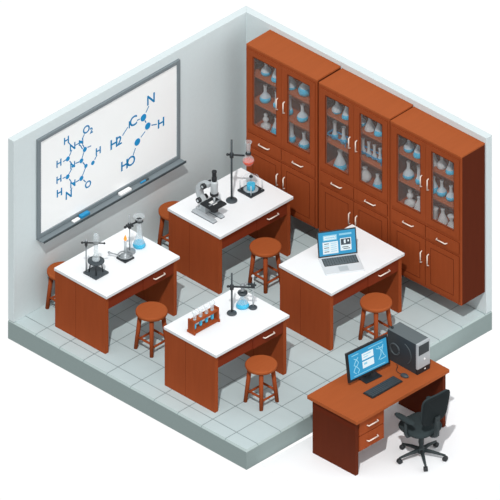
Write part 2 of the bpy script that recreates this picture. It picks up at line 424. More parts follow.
# ------------------------------------------------------------------ wall cabinets
ew = (Cin - Din).normalized(); eang = math.atan2(ew.y, ew.x)
nb = Vector((-ew.y, ew.x, 0))                     # into the wall
PXW = R2/S/(1 + 0.0)                              # metres per picture pixel along the wall
kx = S*(ew.x + ew.y)/R2                           # px per metre along the wall
CD = 0.425                                        # cabinet depth
CW = 70.9/kx; CH = 149.0/(S*CE)
def V(px): return CH - px/(S*CE)                  # height of a point px below the top front edge
def cabinet():
    t = thing('glass_door_cabinet', '', 'cabinet', (0, 0, 0), 0, 'tall glass-door cabinets on the back wall')
    th = .025
    m = MB().use('wood')
    m.use('wood_dark_and_shade')  # side panels: shade put into the colour as a darker wood
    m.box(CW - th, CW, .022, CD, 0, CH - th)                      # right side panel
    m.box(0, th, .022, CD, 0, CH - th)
    m.use('wood')
    m.box(th, CW - th, CD - .012, CD, 0, CH - th)                 # back
    m.box(th, CW - th, .022, CD - .012, 0, th)                    # bottom
    m.box(th, CW - th, .022, CD - .012, V(85) - .01, V(85) + .012)  # deck under the glazed part
    m.box(th, CW - th, .022, CD - .012, V(100), V(100) + .012)
    m.box(CW/2 - .012, CW/2 + .012, .022, CD - .012, th, V(85) - .01)
    m.use('wood_top'); m.box(0, CW, 0, CD, CH - th, CH)
    m.use('wood'); m.box(0, CW, .0, .022, V(4), CH - th)
    m.box(0, .03, 0, .022, 0, V(4)); m.box(CW - .03, CW, 0, .022, 0, V(4))
    m.box(.03, CW - .03, 0.004, .022, V(87), V(84)); m.box(.03, CW - .03, 0.004, .022, V(101), V(98.5)); m.box(.03, CW - .03, .004, .022, 0, V(146.5))
    m.build('carcass', t, bevel=.003)
    for k in (0.444, 0.842):
        m = MB().use('wood_top'); m.box(th, CW - th, .05, CD - .012, CH - k - .02, CH - k); m.build('shelf', t)
    gp = .0025
    for side in (0, 1):
        ua, ub = ((.03/CW), .5) if side == 0 else (.5, 1 - .03/CW)
        x0, x1 = ua*CW + gp, ub*CW - gp
        ga, gb = ((.103, .428) if side == 0 else (.589, .900)); ga *= CW; gb *= CW
        z1, z0 = V(4) - gp, V(84) + gp; gt, gbm = V(9.4), V(77)
        m = MB().use('wood')
        m.box(x0, ga, -.008, .018, z0, z1); m.box(gb, x1, -.008, .018, z0, z1)
        m.box(ga, gb, -.008, .018, gt, z1); m.box(ga, gb, -.008, .018, z0, gbm)
        m.use('seam')
        for (a, b, c_, d_) in ((ga - .006, ga, gbm - .006, gt + .006), (gb, gb + .006, gbm - .006, gt + .006)): m.box(a, b, -.009, -.006, c_, d_)
        m.box(ga, gb, -.009, -.006, gt, gt + .006); m.box(ga, gb, -.009, -.006, gbm - .006, gbm)
        dr = m.build('glass_door', t)
        m = MB().use('door_glass'); m.box(ga - .002, gb + .002, .003, .008, gbm - .002, gt + .002); m.build('glass_pane', dr)
        hx = (.452 if side == 0 else .548)*CW
        bow(hx, V(43.5), .165, True, y=-.008).build('handle', dr)
        # drawer
        m = MB().use('wood'); m.box(x0 + .004, x1 - .004, -.008, .02, V(98.5) + gp, V(87) - gp)
        m.use('seam'); m.box(x0, x1, .001, .0035, V(98.5), V(87))
        dw_ = m.build('drawer', t); bow((x0 + x1)/2, V(93), .17, y=-.008).build('handle', dw_)
        # cupboard door with a field set in a seam
        m = MB().use('wood'); z1, z0 = V(101) - gp, V(146.5) + gp
        m.box(x0 + .003, x1 - .003, -.008, .02, z0, z1)
        m.use('seam'); m.box(x0, x1, .001, .0035, z0 - .003, z1 + .003)
        pa, pb = (x0 + .085, x1 - .085)
        pt, pbm = V(106), V(142)
        w_ = .006
        m.box(pa, pb, -.0095, -.006, pt - w_, pt); m.box(pa, pb, -.0095, -.006, pbm, pbm + w_)
        m.box(pa, pa + w_, -.0095, -.006, pbm, pt); m.box(pb - w_, pb, -.0095, -.006, pbm, pt)
        cd = m.build('cupboard_door', t); bow(hx, V(119), .165, True, y=-.008).build('handle', cd)
    return t
cab0 = cabinet()
CABS = []
for i, (sx, ztop, lab) in enumerate([(246.2, 2.53, 'tall brown glass-door cabinet beside the corner, first from the left wall'),
                                      (318.6, 2.512, 'tall brown glass-door cabinet in the middle, between the other two'),
                                      (390.3, 2.492, 'tall brown glass-door cabinet at the right end with its dark side showing')]):
    # front left corner lies on the front plane at picture column sx
    base = Din - nb*(CD + .002)
    s_ = ((sx - 8)*R2/S - (base.x + base.y))/(ew.x + ew.y)
    p = base + ew*s_; p.z = ztop - CH
    if i == 0: c = cab0; c.location = p; c.rotation_euler.z = eang; c['label'] = lab
    else: c = copy_tree(cab0, loc=p, label=lab, rotz=eang)
    CABS.append((sx, p))

# glassware
def glass(name, prof, level, parent, upper='glassware', n=28):
    """blown glass body: clear below the liquid level so its colour stays strong, whitish above"""
    m = MB()
    if level:
        lo = []; hi = []
        for i, (r, z) in enumerate(prof):
            if z <= level: lo.append((r, z))
            else:
                if not hi:
                    r0, z0 = prof[i-1]; k = (level - z0)/(z - z0); j = (r0 + (r - r0)*k, level)
                    lo.append(j); hi.append(j)
                hi.append((r, z))
        m.use('clear_glass').lathe(lo, n=n, cap=False); m.use(upper).lathe(hi, n=n, cap=False)
    else: m.use(upper).lathe(prof, n=n)
    return m.build(name, parent)
def liquid(m, prof, level, shrink=.97):
    pr = []
    for i, (r, z) in enumerate(prof):
        if z <= level: pr.append((r*shrink, max(z, .003)))
        else:
            r0, z0 = prof[i-1]; k = (level - z0)/(z - z0); pr.append(((r0 + (r - r0)*k)*shrink, level)); break
    return m.lathe(pr)
def prof_flask(kind, s=1.0):
    if kind == 'round':
        p = [(.028, 0), (.055, .006), (.068, .03), (.07, .05), (.062, .075), (.045, .1), (.024, .125), (.02, .14), (.02, .215), (.026, .22), (.026, .228), (.022, .23)]
    elif kind == 'cone':
        p = [(.07, 0), (.074, .008), (.07, .03), (.05, .09), (.03, .14), (.023, .16), (.022, .20), (.028, .206), (.028, .214), (.023, .216)]
    elif kind == 'big':
        p = [(.04, 0), (.075, .012), (.088, .05), (.086, .08), (.07, .115), (.04, .15), (.03, .165), (.03, .2), (.036, .205), (.036, .213)]
    elif kind == 'tall':
        p = [(.03, 0), (.042, .01), (.046, .035), (.044, .055), (.026, .09), (.022, .11), (.022, .235), (.028, .24), (.028, .248)]
    elif kind == 'retort':
        p = [(.055, 0), (.07, .02), (.066, .06), (.03, .09), (.02, .105), (.036, .13), (.042, .15), (.03, .175), (.014, .19), (.026, .21), (.026, .23), (.012, .245)]
    elif kind == 'beaker':
        p = [(.05, 0), (.055, .006), (.055, .14), (.06, .15)]
    elif kind == 'hourglass':
        p = [(.06, 0), (.06, .01), (.04, .06), (.018, .1), (.034, .14), (.05, .17), (.052, .18)]
    return [(r*s, z*s) for r, z in p]
KINDNAME = {'round': ('round-bottomed flask', 'flask'), 'cone': ('conical flask', 'flask'), 'big': ('wide bulbous flask', 'flask'), 'tall': ('slender long-necked flask', 'flask'),
            'retort': ('knobbly stacked flask', 'flask'), 'beaker': ('straight beaker', 'beaker'), 'hourglass': ('waisted flask', 'flask')}
OBN = {'round': 'round_flask', 'cone': 'conical_flask', 'big': 'bulb_flask', 'tall': 'long_necked_flask', 'retort': 'stacked_flask', 'beaker': 'beaker', 'hourglass': 'waisted_flask'}
def flask(kind, loc, label, level=None, s=1.0, liq='liquid_blue', group=None):
    if level and group: level *= 1.25
    t = thing(OBN[kind], label, KINDNAME[kind][1], loc, 0, group)
    pr = prof_flask(kind, s)
    glass('glass_body', pr, level*s if level else None, t, 'cloudy_glass' if group else 'glassware', 24)
    if level: liquid(MB().use(liq), pr, level*s).build('liquid', t)
    return t
SHZ = {0: .444, 1: .842, 2: (85/(S*CE)) - .012}
cabn = ['cabinet nearest the corner', 'middle cabinet', 'right-end cabinet']
doorn = ['left', 'right']; shn = ['top', 'middle', 'bottom']
inv = {  # cabinet, door : (picture column, shelf, kind, scale, level)
 (0, 0): [(266, 0, 'round', 1, .05), (276.5, 0, 'cone', 1, .05), (265.3, 1, 'round', 1.1, .06), (276.5, 1, 'tall', 1, .06), (265.7, 2, 'retort', .95, None), (276.8, 2, 'cone', 1.2, .08)],
 (0, 1): [(291, 0, 'cone', 1, .03), (305, 0, 'big', 1.05, .09), (289.5, 1, 'tall', 1.1, .06), (302.4, 1, 'round', 1.08, .06), (291.5, 2, 'tall', 1.25, .06), (304, 2, 'round', 1.05, .065)],
 (1, 0): [(337, 0, 'round', 1, .03), (346.8, 0, 'cone', .95, .05), (334.8, 1, 'tall', 1.05, .06), (343.6, 1, 'tall', 1.0, .06), (340, 2, 'cone', 1.25, .05)],
 (1, 1): [(361.5, 0, 'round', .9, .05), (369.8, 0, 'cone', .95, None), (379, 0, 'cone', .95, .06), (363, 1, 'tall', .9, .03), (368.8, 1, 'tall', .88, .03), (374.4, 1, 'tall', .86, .03), (380, 1, 'tall', .84, .06),
          (365, 2, 'big', .95, None), (377.6, 2, 'cone', .95, .06)],
 (2, 0): [(409, 0, 'round', 1.05, .05), (418.5, 0, 'cone', 1, .06), (408.5, 1, 'round', 1.1, .05), (419, 1, 'tall', 1.1, .06), (410, 2, 'retort', 1.05, None), (419, 2, 'cone', .95, None)],
 (2, 1): [(433.5, 0, 'cone', .9, None), (441.8, 0, 'round', .95, None), (450.6, 0, 'cone', .95, .05), (433.5, 1, 'cone', 1, .06), (441.8, 1, 'round', 1, .06), (451, 1, 'round', .95, .055),
          (434, 2, 'beaker', 1, None), (442.8, 2, 'cone', .95, None), (451.3, 2, 'hourglass', .95, None)]}
order = {}
for (ci, dd), items in inv.items():
    csx, cp = CABS[ci]
    cnt = {}
    for (sx, sh, kd, sc_, lv) in items: cnt.setdefault((sh), []).append(sx)
    for (sx, sh, kd, sc_, lv) in items:
        dep = .15 if kd != 'big' else .16
        base = cp + nb*dep
        s_ = ((sx - 8)*R2/S - (base.x + base.y))/(ew.x + ew.y)
        p = base + ew*s_; p.z = cp.z + CH - SHZ[sh] + .0008
        row = sorted(cnt[sh]); k = row.index(sx); n = len(row)
        pos = {1: '', 2: ['left', 'right'][k] if n == 2 else '', 3: '', 4: ''}[n]
        if n == 3: pos = ['left', 'centre', 'right'][k]
        if n == 4: pos = ['leftmost', 'second', 'third', 'rightmost'][k]
        lab = '%s%s, %s shelf, %s glass door, %s' % ((pos + ' ') if pos else '', ('blue-filled ' if lv else 'empty ') + KINDNAME[kd][0], shn[sh], doorn[dd], cabn[ci])
        flask(kd, p, lab, lv, sc_ * .95, group='glassware in the ' + cabn[ci])
# blue racks holding the slender flasks
for dd, xa, xb, labx in ((0, 329.5, 348.5, 'left'), (1, 358.5, 384.5, 'right')):
    csx, cp = CABS[1]
    base = cp + nb*.15; f = lambda sx: ((sx - 8)*R2/S - (base.x + base.y))/(ew.x + ew.y)
    a = f(xa); b = f(xb); zc = cp.z + CH - SHZ[1]
    t = thing('flask_rack', 'low blue rack holding slender flasks behind the %s glass door of the middle cabinet' % labx, 'rack', base + ew*a + Vector((0, 0, zc + .0008 - base.z)), eang)
    L = b - a
    m = MB().use('blue_plastic'); m.box(0, L, -.058, -.05, .055, .075); m.box(0, L, .05, .058, .055, .075); m.box(0, .008, -.05, .05, .055, .075); m.box(L - .008, L, -.05, .05, .055, .075)
    m.build('rail', t)
    for xx in (.0, L - .008):
        for yy in (-.058, .05): MB().use('blue_plastic').box(xx, xx + .008, yy, yy + .008, 0, .055).build('leg', t)

# ------------------------------------------------------------------ lab tables
TH = 0.865; TWX = .905; TLY = 1.265
def lab_table():
    t = thing('lab_table', '', 'table', (0, 0, 0), 0, 'white-topped laboratory tables')
    m = MB().use('laminate_edge'); m.box(0, TWX, 0, TLY, TH - .04, TH - .003); m.use('laminate'); m.box(0.0015, TWX - .0015, .0015, TLY - .0015, TH - .01, TH)
    m.build('tabletop', t, bevel=.002)
    o_ = .016; xa_ = .002; xb_ = TWX - .036; pw = .055; zt_ = TH - .041
    for k, (ya, yb) in enumerate(((o_, o_ + pw), (TLY - o_ - pw, TLY - o_))):
        m = MB().use('wood'); m.box(xa_, xb_, ya, yb, 0, zt_)
        m.use('seam')
        for u in (.41,):
            xx = xa_ + (xb_ - xa_)*u
            m.box(xx, xx + .0035, ya - .0008, ya + .002, 0.0, zt_); m.box(xx, xx + .0035, yb - .002, yb + .0008, 0.0, zt_)
        m.build('end_panel', t)
    xf = xb_ - .006
    m = MB().use('wood_rail'); m.box(xf - .022, xf, o_ + pw, TLY*.53, zt_ - .195, zt_); m.build('front_rail', t)
    m = MB().use('wood_rail'); m.box(o_ + .012, o_ + .034, o_ + pw, TLY - o_ - pw, zt_ - .195, zt_); m.build('back_rail', t)
    m = MB().use('wood_rail'); m.box(xf - .30, xf + .006, TLY*.53 + .003, TLY - o_ - pw - .004, zt_ - .20, zt_ - .004)
    m.use('seam'); m.box(xf - .02, xf - .001, TLY*.53, TLY*.53 + .003, zt_ - .20, zt_)
    dr = m.build('drawer', t)
    m = MB().use('handle'); yc = TLY*.74; zc = zt_ - .108; xx = xf + .006
    pts = [(xx, yc - .09, zc), (xx + .03, yc - .08, zc), (xx + .03, yc + .08, zc), (xx, yc + .09, zc)]
    for a, b in zip(pts, pts[1:]): m.tube(a, b, .008, n=8)
    for p in pts[1:3]: m.ball(p, .008, n=8)
    m.build('handle', dr)
    return t
tb0 = lab_table()
TB = [((54.0, 267.8), 'lab table nearest the whiteboard, holding the spirit burner and two clamp stands'),
      ((167.6, 208.0), 'lab table with the microscope, furthest back near the room corner'),
      ((278.8, 264.6), 'lab table carrying only the open laptop, closest to the cabinets'),
      ((163.6, 326.6), 'lab table with the wooden test tube rack, nearest the front edge')]
for i, ((sx, sy), lab) in enumerate(TB):
    p = W(sx, sy, TH); p.z = 0.0005
    if i == 0: tb0.location = p; tb0['label'] = 'white-topped ' + lab
    else: copy_tree(tb0, loc=p, label='white-topped ' + lab)

# ------------------------------------------------------------------ stools
def stool():
    t = thing('wooden_stool', '', 'stool', (0, 0, 0), 0, 'round wooden stools')
    H = .56
    MB().use('wood_top').lathe([(.17, H - .055), (.19, H - .05), (.197, H - .035), (.198, H - .012), (.192, H - .002), (.186, H)], n=48).build('seat', t)
    tops = []; bots = []
    for sx_, sy_ in ((1, 1), (-1, 1), (-1, -1), (1, -1)):
        a = Vector((sx_*.097, sy_*.097, H - .05)); b = Vector((sx_*.137, sy_*.137, 0))
        m = MB().use('wood'); m.tube(b, a, .024, .029, n=12); m.build('leg', t); tops.append(a); bots.append(b)
    for i in range(4):
        z = .17 if i % 2 == 0 else .12
        k = z/(H - .05)
        p = bots[i].lerp(tops[i], k); q = bots[(i+1) % 4].lerp(tops[(i+1) % 4], k)
        MB().use('wood').tube(p, q, .015, n=10).build('rung', t)
    return t
st0 = stool()
for i, (sx, sy, lab) in enumerate([(61.6, 267.3, 'round brown wooden stool between the left wall and the burner table'),
                                    (151.6, 310, 'round brown wooden stool in front of the burner table drawer'),
                                    (174.6, 209.6, 'round brown wooden stool behind the microscope table, below the whiteboard tray end'),
                                    (265.5, 245.8, 'round brown wooden stool in front of the microscope table drawer'),
                                    (261.2, 363.4, 'round brown wooden stool in front of the test tube rack table'),
                                    (376, 301, 'round brown wooden stool in front of the laptop table, behind the computer monitor')]):
    p = W(sx, sy, .56); p.z = 0.0005
    if i == 0: p.x = .303; p.y -= .03
    if i == 0: st0.location = p; st0['label'] = lab
    else: copy_tree(st0, loc=p, label=lab)

TT = TH + .0006
def on(sx, sy): p = W(sx, sy, TH); p.z = TT; return p
def px(v): return v/S
def zz(v): return v/(S*CE)

# ------------------------------------------------------------------ table 1 equipment
XY = Vector((1, 1, 0)).normalized()            # picture-horizontal direction
def clamp_stand(loc, label, rod_h, clamp_z, arm_dir, arm_len, base='disc', base_r=.07, rod='iron', rod_r=.011, tail=.07, base_mat='iron'):
    t = thing('clamp_stand', label, 'stand', loc)
    m = MB().use(base_mat)
    if base == 'disc': m.lathe([(base_r, 0), (base_r, .012), (base_r*.92, .02), (base_r*.4, .026), (rod_r*1.6, .03)], n=32)
    m.build('base', t)
    MB().use(rod).tube((0, 0, .02), (0, 0, rod_h), rod_r, rod_r*.9, n=12).build('rod', t)
    a = Vector(arm_dir).normalized()
    m = MB().use('iron_dark')
    m.tube((0, 0, clamp_z - .03), (0, 0, clamp_z + .03), .025, n=12)
    m.tube(a*-tail + Vector((0, 0, clamp_z + .012)), a*arm_len + Vector((0, 0, clamp_z - .004)), .0125, n=10)
    sd = a.cross(Vector((0, 0, 1)))
    m.tube(sd*-.05 + Vector((0, 0, clamp_z - .02)), sd*.05 + Vector((0, 0, clamp_z + .02)), .0125, n=10)
    m.ball(a*-tail + Vector((0, 0, clamp_z + .012)), .018, n=12)
    m.ball(sd*.05 + Vector((0, 0, clamp_z + .02)), .015, n=12); m.ball(sd*-.05 + Vector((0, 0, clamp_z - .02)), .015, n=12)
    m.build('clamp', t)
    return t, a
# stand with square slate base
c0 = on(96, 273.4)
t = thing('tripod_stand', 'dark square-based clamp stand with round plate on legs, left on burner table', 'stand', c0)
m = MB().use('iron'); m.box(-.112, .112, -.112, .112, 0, .024); m.build('base', t, bevel=.004)
rp = Vector((-.085, -.085, 0))
MB().use('steel').tube(rp + Vector((0, 0, .02)), rp + Vector((0, 0, .50)), .008, n=10).build('rod', t)
cz = .44; e2 = Vector((.072, .072, 0))
m = MB().use('iron_dark'); m.tube(rp + Vector((0, 0, cz - .03)), rp + Vector((0, 0, cz + .03)), .018, n=12)
m.tube(rp - XY*.05 + Vector((0, 0, cz + .01)), e2 + Vector((0, 0, cz - .0)), .009, n=10)
m.tube(rp + Vector((-.03, .03, cz + .03)), rp + Vector((.03, -.03, cz - .03)), .009, n=10)
m.ball(rp - XY*.05 + Vector((0, 0, cz + .01)), .015, n=10); m.ball(e2 + Vector((0, 0, cz)), .014, n=10)
m.ring((0.0, 0.0, cz - .0), .029, .006)
m.build('clamp', t)
m = MB().use('iron'); m.lathe([(.10, .173), (.104, .178), (.104, .190), (.098, .194), (.03, .195)], n=36)
m.use('steel').lathe([(.045, .1952), (.045, .198)], n=24); m.build('support_plate', t)
for k in range(4):
    a = math.pi/4 + k*math.pi/2
    MB().use('iron_dark').tube((.085*math.cos(a), .085*math.sin(a), .021), (.065*math.cos(a), .065*math.sin(a), .175), .008, n=8).build('leg', t)
tt = thing('glass_tube', 'clear upright glass tube held by the clamp above the round dark plate', 'tube', c0 + Vector((0, 0, .1992)))
MB().use('glassware').lathe([(.046, 0), (.05, .012), (.04, .05), (.027, .09), (.026, .12), (.026, .22), (.034, .235), (.034, .35), (.028, .372), (.012, .385)], n=24).build('glass_body', tt)

# burner with ring arm
c1 = on(125.3, 258.6)
t = thing('spirit_burner', 'small dark burner with a grey tube and orange flame, middle of burner table', 'burner', c1)
m = MB().use('iron_dark'); m.box(-.08, .08, -.08, .08, 0, .024); m.build('base', t, bevel=.005)
m = MB().use('steel'); m.lathe([(.055, .022), (.066, .03), (.066, .045), (.05, .058), (.028, .07), (.024, .085), (.014, .09)], n=32); m.build('bowl', t)
m = MB().use('steel').ring((0, 0, .052), .088, .007); m.tube((-.06, -.06, .052), (-.155, -.125, .075), .008, n=8); m.ball((-.155, -.125, .075), .018, n=12); m.build('ring_handle', t)
MB().use('silver').lathe([(.016, .085), (.0155, .255), (.009, .265)], n=16).build('tube', t)
MB().use('flame').lathe([(.006, .262), (.018, .275), (.02, .29), (.013, .315), (.003, .345)], n=16).build('flame', t)

# clamp stand with the funnel flask
c2 = on(129.6, 252.0)
cl, a_ = clamp_stand(c2, 'thin clamp stand with round grey base right behind the burner flame', .545, .385, (0, 1, 0), .12, base_r=.075, rod='steel', rod_r=.007, tail=.075, base_mat='steel')
MB().use('iron_dark').ring((a_.x*.165, a_.y*.165, .375), .042, .009).build('ring_jaw', cl)
c3 = c2 + Vector((a_.x*.165, a_.y*.165, 0))
t = thing('funnel_flask', 'tall glass funnel flask with blue liquid at the back of burner table', 'flask', on(139, 246.4))
pr = [(.04, 0), (.072, .006), (.082, .025), (.072, .06), (.046, .12), (.034, .2), (.03, .3), (.03, .36), (.038, .39), (.07, .44), (.072, .45)]
glass('glass_body', pr, .065, t)
liquid(MB().use('liquid_blue'), pr, .065).build('liquid', t)
MB().use('iron_dark').lathe([(.038, .385), (.038, .402), (.03, .405)], n=20).build('collar', t)
t.location = c3

# ------------------------------------------------------------------ table 2 equipment
# microscope: local x runs from the arm towards the stage
t = thing('microscope', 'grey and black microscope standing on the rear lab table', 'microscope', on(198.5, 209.5))
m = MB().use('pc_silver')
m.box(-.02, .355, -.10, -.035, 0, .035); m.box(-.0, .345, .045, .105, 0, .035); m.box(-.02, .14, -.035, .045, 0, .05)
m.build('foot', t, bevel=.01)
m = MB().use('frame_dark'); m.box(-.022, .357, -.102, -.033, .0, .008); m.box(-.002, .347, .043, .107, 0, .008); m.build('rubber_sole', t)
m = MB().use('silver')
prof = [(.04, .03), (.055, .10), (.01, .18), (-.02, .26), (-.02, .34), (.02, .41), (.085, .46), (.2, .475), (.2, .42), (.12, .41), (.075, .37), (.055, .31), (.065, .25), (.10, .20), (.15, .15), (.15, .03)]
m.prism([(x, -.035, z) for x, z in prof], (0, .07, 0)); m.build('arm', t, bevel=.006)
X = .272
m = MB().use('silver').lathe([(.04, .37), (.046, .38), (.046, .52), (.04, .545)], (X, 0, 0), n=28); m.build('body_tube', t)
m = MB().use('black').lathe([(.03, .54), (.032, .55), (.032, .60), (.027, .605), (.027, .665), (.031, .67), (.031, .69), (.022, .692)], (X, 0, 0), n=24); m.build('eyepiece', t)
m = MB().use('black').lathe([(.03, .335), (.053, .345), (.053, .37), (.042, .382)], (X, 0, 0), n=28); m.build('nosepiece', t)
for k, (ax, ay) in enumerate(((.012, -.012), (-.022, .016), (.022, .024))):
    m = MB().use('silver').tube((X + ax, ay, .34), (X + ax*2.4, ay*2.4, .265), .016, .012, n=14); m.build('objective_lens', t)
m = MB().use('black').box(X - .13, X + .10, -.115, .115, .19, .214); m.build('stage', t, bevel=.004)
m = MB().use('white_plastic').box(X - .06, X + .02, -.035, .035, .2142, .219)
m.use('steel'); m.box(X - .01, X + .01, -.09, .09, .219, .223); m.build('specimen_slide', t)
m = MB().use('black').lathe([(.03, .10), (.05, .11), (.05, .13), (.03, .14)], (X, 0, 0), n=24); m.use('silver').lathe([(.032, .1405), (.03, .145)], (X, 0, 0), n=20)
m.use('black').box(.14, X, -.015, .015, .112, .128); m.build('condenser', t)
for (kx_, kz, r) in ((.14, .43, .036), (.06, .19, .034)):
    m = MB().use('black').tube((kx_, -.075, kz), (kx_, .075, kz), r, n=20); m.use('silver').tube((kx_, -.078, kz), (kx_, -.0755, kz), r*.5, n=16); m.build('focus_knob', t)

c4 = on(231.6, 200.8)
cl, a_ = clamp_stand(c4, 'tall black clamp stand with round base beside the microscope', .89, .665, (1, 1, 0), .16, base_r=.07, rod_r=.013, tail=.05)
fb = c4 + Vector((a_.x*.205, a_.y*.205, 0))
MB().use('iron_dark').ring((a_.x*.2, a_.y*.2, .69), .026, .008).build('ring_jaw', cl)
t = thing('distillation_flask', 'small round flask of red liquid clamped high on the black stand', 'flask', fb + Vector((0, 0, .52)))
pr = [(.01, 0), (.045, .012), (.066, .04), (.072, .068), (.064, .1), (.04, .13), (.02, .15), (.018, .2), (.024, .21), (.026, .3), (.042, .335), (.044, .345)]
glass('glass_body', pr, .075, t)
liquid(MB().use('liquid_red'), pr, .075).build('liquid', t)
# stopper ring around the flask neck
MB().use('iron_dark').lathe([(.02, .16), (.034, .163), (.034, .185), (.02, .187)], n=20).build('collar', t)

c5 = on(251, 191.2)
t = thing('beaker_stand', 'black square stand with four thin posts on the rear lab table', 'stand', c5)
m = MB().use('iron_dark'); m.box(-.118, .118, -.118, .118, 0, .024); m.build('base', t, bevel=.004)
for sx_ in (-1, 1):
    for sy_ in (-1, 1): MB().use('silver').tube((sx_*.095, sy_*.095, .022), (sx_*.095, sy_*.095, .16), .006, n=8).build('post', t)
c5 = c5 + Vector((0, 0, .0246))
t = thing('glass_beaker', 'wide glass beaker with a small blue-filled inner jar on the black square stand', 'beaker', c5)
MB().use('glassware').lathe([(.08, 0), (.092, .006)], n=36).use('clear_glass').lathe([(.092, .006), (.093, .17)], n=36, cap=False).use('glassware').lathe([(.093, .17), (.096, .178)], n=36, cap=False).build('glass_body', t)
MB().use('liquid_blue').lathe([(.045, .004), (.052, .01), (.052, .085), (.048, .09)], n=28).build('liquid', t)
MB().use('iron_dark').ball((0, 0, .19), .024, (1, 1, .8), n=14).build('stopper', t)

# ------------------------------------------------------------------ table 4 equipment
rb = W(194.5, 336.0, TH); rb.z = TT
t = thing('test_tube_rack', 'brown wooden test tube rack with four slots at the left of its table', 'rack', rb)
RL = .445; RD = .135; RH = .20
for ya in (0, RL - .022):
    m = MB().use('wood')
    m.prism([(-RD, ya, 0), (0, ya, 0), (0, ya, .03), (-.018, ya, .05), (-.018, ya, RH), (-RD + .018, ya, RH), (-RD + .018, ya, .05), (-RD, ya, .03)], (0, .022, 0))
    m.build('end_board', t, bevel=.003)
m = MB().use('wood_top'); xa, xb = -RD + .022, -.022; ym = [RL*(.16 + .225*k) for k in range(4)]
hr = .024
ys = [.022] + [v for y in ym for v in (y - hr, y + hr)] + [RL - .022]
for za, zb_ in ((RH - .038, RH - .02),):
    xm = (xa + xb)/2
    m.box(xa, xm - hr, .022, RL - .022, za, zb_); m.box(xm + hr, xb, .022, RL - .022, za, zb_)
    for k in range(0, len(ys), 2): m.box(xm - hr, xm + hr, ys[k], ys[k+1], za, zb_)
m.use('wood'); m.box(xb - .004, xb + .004, .022, RL - .022, RH - .046, RH - .018)
m.build('top_rail', t)
m = MB().use('wood').box(xa - .006, xb + .012, .022, RL - .022, .012, .034); m.build('bottom_rail', t)
ordn = ['leftmost', 'second from left', 'third from left', 'rightmost']
for k, y in enumerate(ym):
    p = rb + Vector((xm, y, .0345))
    tt = thing('test_tube', 'corked-looking clear test tube of blue liquid, %s in the wooden rack' % ordn[k] if False else 'clear test tube of blue liquid, %s in the wooden rack' % ordn[k], 'test tube', p, 0, 'test tubes in the wooden rack')
    glass('glass_body', [(.004, 0), (.014, .004), (.02, .016), (.022, .03), (.022, .2), (.024, .225), (.034, .24), (.036, .252), (.032, .262)], .125, tt, n=20)
    MB().use('liquid_blue').lathe([(.004, .003), (.012, .006), (.019, .018), (.0205, .03), (.0205, .125)], n=18).build('liquid', tt)

c6 = on(231.8, 313.6)
cl, a_ = clamp_stand(c6, 'black clamp stand with round base right of the test tube rack', .59, .385, (1, 1, 0), .28, base_r=.062, rod_r=.012, tail=.045)
c7 = on(253, 308.0)
t7, a2 = clamp_stand(c7, 'thin pale clamp stand with small round base right of the blue conical flask', .46, .335, (1, 1, 0), .04, base_r=.052, rod='silver', rod_r=.007, tail=.05)
MB().use('silver').ball((0, 0, .465), .02, n=12).build('tip', t7)
fc = on(242.6, 306.6)
t = thing('conical_flask', 'conical flask of blue liquid under a dark cup between two clamp stands', 'flask', fc)
pr = [(.07, 0), (.085, .008), (.083, .03), (.06, .075), (.035, .12), (.026, .135), (.026, .175)]
glass('glass_body', pr, .06, t)
liquid(MB().use('liquid_blue'), pr, .06).build('liquid', t)
m = MB().use('iron').lathe([(.028, .176), (.05, .18), (.063, .2), (.06, .215), (.03, .222)], n=28); m.build('cup', t)
m = MB().use('steel').lathe([(.02, .222), (.026, .24), (.018, .255), (.03, .28), (.034, .30), (.024, .325), (.014, .335)], n=24)
m.ball((.035, .02, .335), .02, n=12); m.build('valve', t)

# ------------------------------------------------------------------ laptop
p0 = W(318.4, 258.2, TH + .02); p1 = W(357.4, 252.9, TH + .02)
ld = (p1 - p0); LL = ld.length; lang = math.atan2(ld.y, ld.x)
t = thing('laptop', 'open silver laptop with a lit blue screen on the table near the cabinets', 'laptop', (p0.x, p0.y, TT), lang)
DP = .375
m = MB().use('laptop_silver'); m.box(0, LL, -DP, 0, 0, .02); m.build('base', t, bevel=.006)
m = MB().use('black'); m.box(.03, LL - .03, -.205, -.03, .0195, .0215); kb = m.build('keyboard', t)
m = MB().use('pc_top')
for r_ in range(5):
    n_ = 13
    for k in range(n_):
        w_ = (LL - .076)/n_; x_ = .038 + k*w_
        if r_ == 4 and 3 < k < 9: continue
        m.box(x_ + .003, x_ + w_ - .003, -.036 - .033*(r_ + 1) + .006, -.036 - .033*r_, .0214, .0245)
m.box(.038 + 4*w_ + .003, .038 + 9*w_ - .003, -.036 - .165 + .006, -.036 - .132, .0214, .0245)
m.build('keys', kb)
m = MB().use('silver'); m.box(LL*.38, LL*.62, -.345, -.24, .0195, .021); m.build('touchpad', t)
lid = bpy.data.objects.new('lid', None)
tilt = math.radians(-14)
def tilted(m, hinge, ang):
    R = Matrix.Rotation(ang, 3, 'X')
    m.v = [tuple(R @ Vector(v) + Vector(hinge)) for v in m.v]; return m
LH = .335
m = MB().use('pc_side'); m.box(0, LL, 0, .014, 0, LH); ldm = tilted(m, (0, -.004, .02), tilt).build('lid', t, bevel=.004)
m = MB().use('screen_blue'); m.box(.015, LL - .015, -.002, 0, .018, LH - .015)
scr = tilted(m, (0, -.004, .02), tilt).build('screen', ldm)
m = MB()
def sbox(m, mt, u0, u1, v0, v1, dpt=-.0032):
    m.use(mt); m.box(.015 + (LL - .03)*u0, .015 + (LL - .03)*u1, dpt, -.0015, .018 + (LH - .033)*(1 - v1), .018 + (LH - .033)*(1 - v0))
sbox(m, 'screen_mid', .12, .5, .13, .36); sbox(m, 'screen_pale', .14, .47, .17, .33); sbox(m, 'screen_pale', .1, .52, .42, .93)
